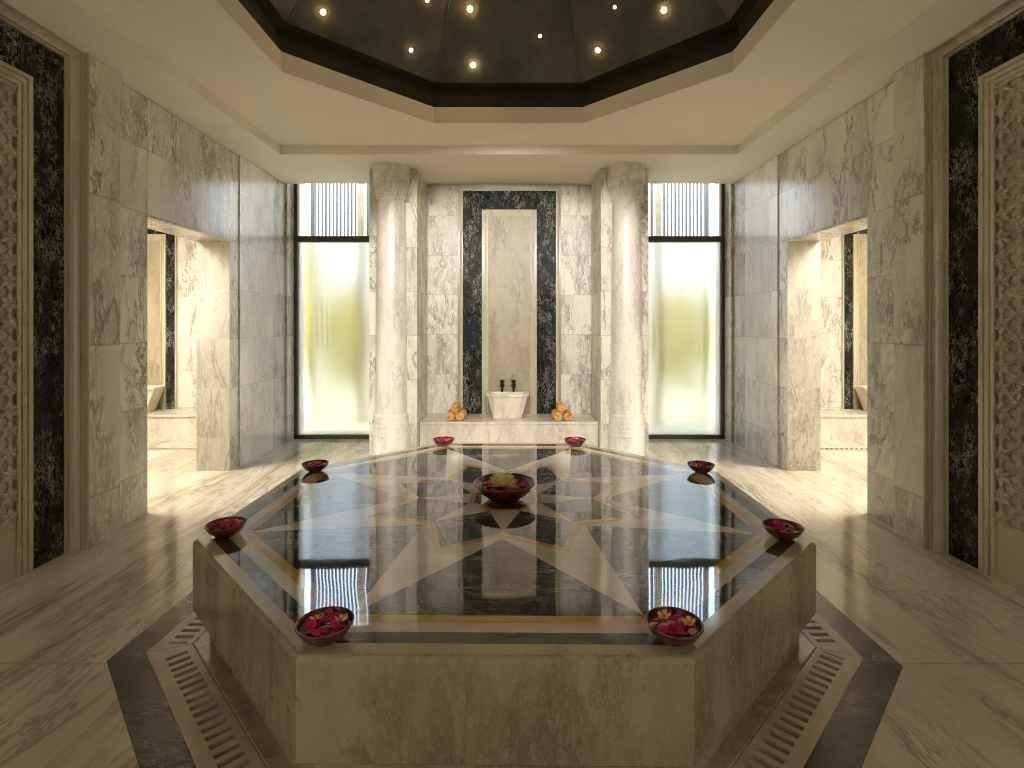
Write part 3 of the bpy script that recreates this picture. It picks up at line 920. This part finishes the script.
# ------------------------------------------------------------------ star lamps in the dome
CAM = Vector((.04, 0, 1.49)); FPX = 520.0; PX, PY = 512.4, 326.0
def on_dome(px, py):
    d = Vector(((px - PX) / FPX, 1.0, (PY - py) / FPX))
    best = None
    for k in range(8):
        a = k * PI / 4
        nrm = Vector((math.cos(a) * (ZA - ZD), math.sin(a) * (ZA - ZD), APD)).normalized()
        p0 = Vector((DC[0] + APD * math.cos(a), DC[1] + APD * math.sin(a), ZD))
        den = nrm.dot(d)
        if den <= 1e-6: continue
        t = nrm.dot(p0 - CAM) / den
        if t > 0 and (best is None or t < best[0]): best = (t, CAM + d * t, nrm)
    return best[1], best[2]
lamps = [(323, 12, 1.0, 'nearest the left end of the dome edge'), (427, 0, .8, 'cut by the top of the picture'), (470, 9, 1.15, 'upper left in the middle dome panel'),
         (411, 50, .8, 'low beside the left rib'), (473, 65, 1.1, 'lowest in the middle dome panel'), (540, 36, .65, 'right side of the middle dome panel'),
         (598, 50, 1.0, 'just right of the right rib'), (664, 10, 1.1, 'nearest the right end of the dome edge'), (615, 7, .6, 'smallest one, high right of the right rib')]
for px, py, sz, where in lamps:
    p, nrm = on_dome(px, py)
    q = (-nrm).to_track_quat('Z', 'Y')
    root = empty('dome_star_lamp', p); root.rotation_mode = 'QUATERNION'; root.rotation_quaternion = q
    tag(root, 'tiny warm star lamp in the dome, %s' % where, 'lamp', 'star lamps in the dome')
    mb = MB(); r = .020 * sz
    mb.lathe([(r * 1.15, -.002), (r * 1.15, .002), (r * 1.1, .006), (r * 1.0, .001)], 20, mat=M['downlight']); ring_o = mb.build('lamp_ring', parent=root)
    mb = MB(); mb.lathe([(r, .001), (r * .95, r * .35), (r * .7, r * .75), (r * .3, r * .97), (.0003, r)], 16, mat=M['bulb'], cap1=True); tag(mb.build('bulb', parent=root), 'glowing warm bulb')

# ------------------------------------------------------------------ outside the windows
mb = MB(); mb.box(-40, 40, 7.1, 60, -.08, -.02, M['sand'])
struct(mb.build('ground_outside'), 'pale sandy ground outside the windows', 'ground')
def screen(s):
    side = 'left' if s < 0 else 'right'
    root = empty('slat_screen', (0, 0, 0)); tag(root, 'timber slat screen outside the %s window' % side, 'screen', 'timber slat screens')
    Y = 7.95; zt = 4.2
    def bar(name, x0, x1, mat, d=.06, y=Y):
        mb = MB(); mb.box(s * x0, s * x1, y, y + d, -.02, zt, mat); mb.build(name, parent=root)
    bar('post', 3.17, 3.26, M['post'], .09); bar('post', 2.99, 3.045, M['slat'], .09)
    for i in range(11):
        x = 2.94 - i * .0565
        bar('slat', x - .018, x, M['slat'], .05)
    bar('post', 2.235, 2.325, M['post'], .12)
    for i in range(8):
        x = 2.19 - i * .07
        bar('slat', x - .032, x, M['slat'], .05)
    mb = MB(); mb.box(s * 1.5, s * 3.3, Y - .01, Y + .10, zt, zt + .1, M['post']); mb.build('top_rail', parent=root)
screen(-1); screen(1)
def shrub(x, y, rx, rz, n, seed, label):
    r = random.Random(seed); mb = MB()
    for i in range(n):
        a = r.uniform(0, 2 * PI); u = r.uniform(-1, 1); q = r.uniform(.55, 1) ** .6
        c = math.sqrt(1 - u * u)
        p = Vector((rx * q * c * math.cos(a), .7 * rx * q * c * math.sin(a), rz * (1 + u * q)))
        if p.z < .05: continue
        d = Vector((r.gauss(0, 1), r.gauss(0, 1), r.gauss(0, 1))).normalized(); e = d.orthogonal().normalized()
        L = r.uniform(.10, .2); W = L * .45
        mb.add([p - d * L / 2, p + e * W / 2, p + d * L / 2, p - e * W / 2], [(0, 1, 2, 3)], M['leaf'])
    root = empty('garden_shrub', (x, y, -.02)); tag(root, label, 'shrub', 'shrubs outside the windows')
    mb.build('foliage', parent=root)
    st = MB(); st.lathe([(.05, 0), (.035, rz * .9)], 8, mat=M['post'], cap1=True); st.build('stem', parent=root)
shrub(-5.18, 12.5, .60, 2.02, 3000, 3, 'tall yellow green shrub outside the left window, its top above the transom')
shrub(-3.86, 12.5, .60, 1.28, 3000, 4, 'rounded green shrub blurred behind the outer half of the left frosted pane')
shrub(-2.42, 12.6, .67, 1.22, 3000, 7, 'rounded green shrub blurred behind the inner half of the left frosted pane')
shrub(5.50, 12.6, .67, 1.30, 3000, 8, 'rounded green shrub at the outer edge of the right frosted pane')
shrub(4.02, 12.6, .67, 1.25, 3000, 5, 'rounded green shrub blurred behind the outer half of the right frosted pane')
shrub(2.54, 12.6, .67, 1.28, 3000, 6, 'rounded green shrub blurred behind the inner half of the right frosted pane')
# ------------------------------------------------------------------ light
sun = bpy.data.lights.new('sun', 'SUN'); sun.energy = 7.5; sun.angle = .01; sun.color = (1, .92, .76)
so = bpy.data.objects.new('sun', sun); COL.objects.link(so)
so.rotation_euler = Vector((-.75, .10, -.65)).to_track_quat('-Z', 'Y').to_euler()
for sx in (-1, 1):
    sl = bpy.data.lights.new('added_spot', 'SPOT'); sl.energy = 560; sl.color = (1, .95, .88)  # added unseen spotlights, brighten the far recess and columns
    sl.spot_size = math.radians(43); sl.spot_blend = .35; sl.shadow_soft_size = .05
    lo = bpy.data.objects.new('added_spot', sl); COL.objects.link(lo)
    lo.location = (sx * 1.15, .42, 3.285)
    lo.rotation_euler = (Vector((sx * .05, 6.4, 1.14)) - lo.location).to_track_quat('-Z', 'Y').to_euler()
w = bpy.data.worlds.new('sky'); scene.world = w; w.use_nodes = True
nt = w.node_tree; nt.nodes.clear()
out = nt.nodes.new('ShaderNodeOutputWorld'); bg = nt.nodes.new('ShaderNodeBackground')
tc = nt.nodes.new('ShaderNodeTexCoord'); sp = nt.nodes.new('ShaderNodeSeparateXYZ'); rp = nt.nodes.new('ShaderNodeValToRGB')
nt.links.new(tc.outputs['Generated'], sp.inputs[0]); nt.links.new(sp.outputs[2], rp.inputs[0])
rp.color_ramp.elements[0].position = 0.0; rp.color_ramp.elements[0].color = (1.0, .97, .90, 1)
rp.color_ramp.elements[1].position = .55; rp.color_ramp.elements[1].color = (.80, 1.10, 1.55, 1)
nt.links.new(rp.outputs[0], bg.inputs[0]); bg.inputs[1].default_value = 4.0
nt.links.new(bg.outputs[0], out.inputs[0])

# ------------------------------------------------------------------ camera
cam = bpy.data.cameras.new('camera'); cam.sensor_width = 36; cam.sensor_fit = 'HORIZONTAL'
cam.lens = FPX / 1024 * 36
cam.shift_x = -(PX - 512) / 1024; cam.shift_y = -(384 - PY) / 1024
cam.clip_start = .02
co_ = bpy.data.objects.new('camera', cam); COL.objects.link(co_)
co_.location = CAM; co_.rotation_euler = (PI / 2, 0, 0)
scene.camera = co_
scene.view_settings.view_transform = 'Standard'; scene.view_settings.look = 'None'
scene.view_settings.gamma = 1; scene.view_settings.use_curve_mapping = False
scene.view_settings.exposure = 0.6
scene.cycles.use_denoising = True
scene.cycles.denoising_prefilter = 'ACCURATE'
scene.cycles.filter_width = 1.0
scene.cycles.caustics_reflective = True; scene.cycles.caustics_refractive = True
scene.cycles.max_bounces = 12; scene.cycles.diffuse_bounces = 5; scene.cycles.glossy_bounces = 5; scene.cycles.transmission_bounces = 10
scene.cycles.sample_clamp_indirect = 6.0
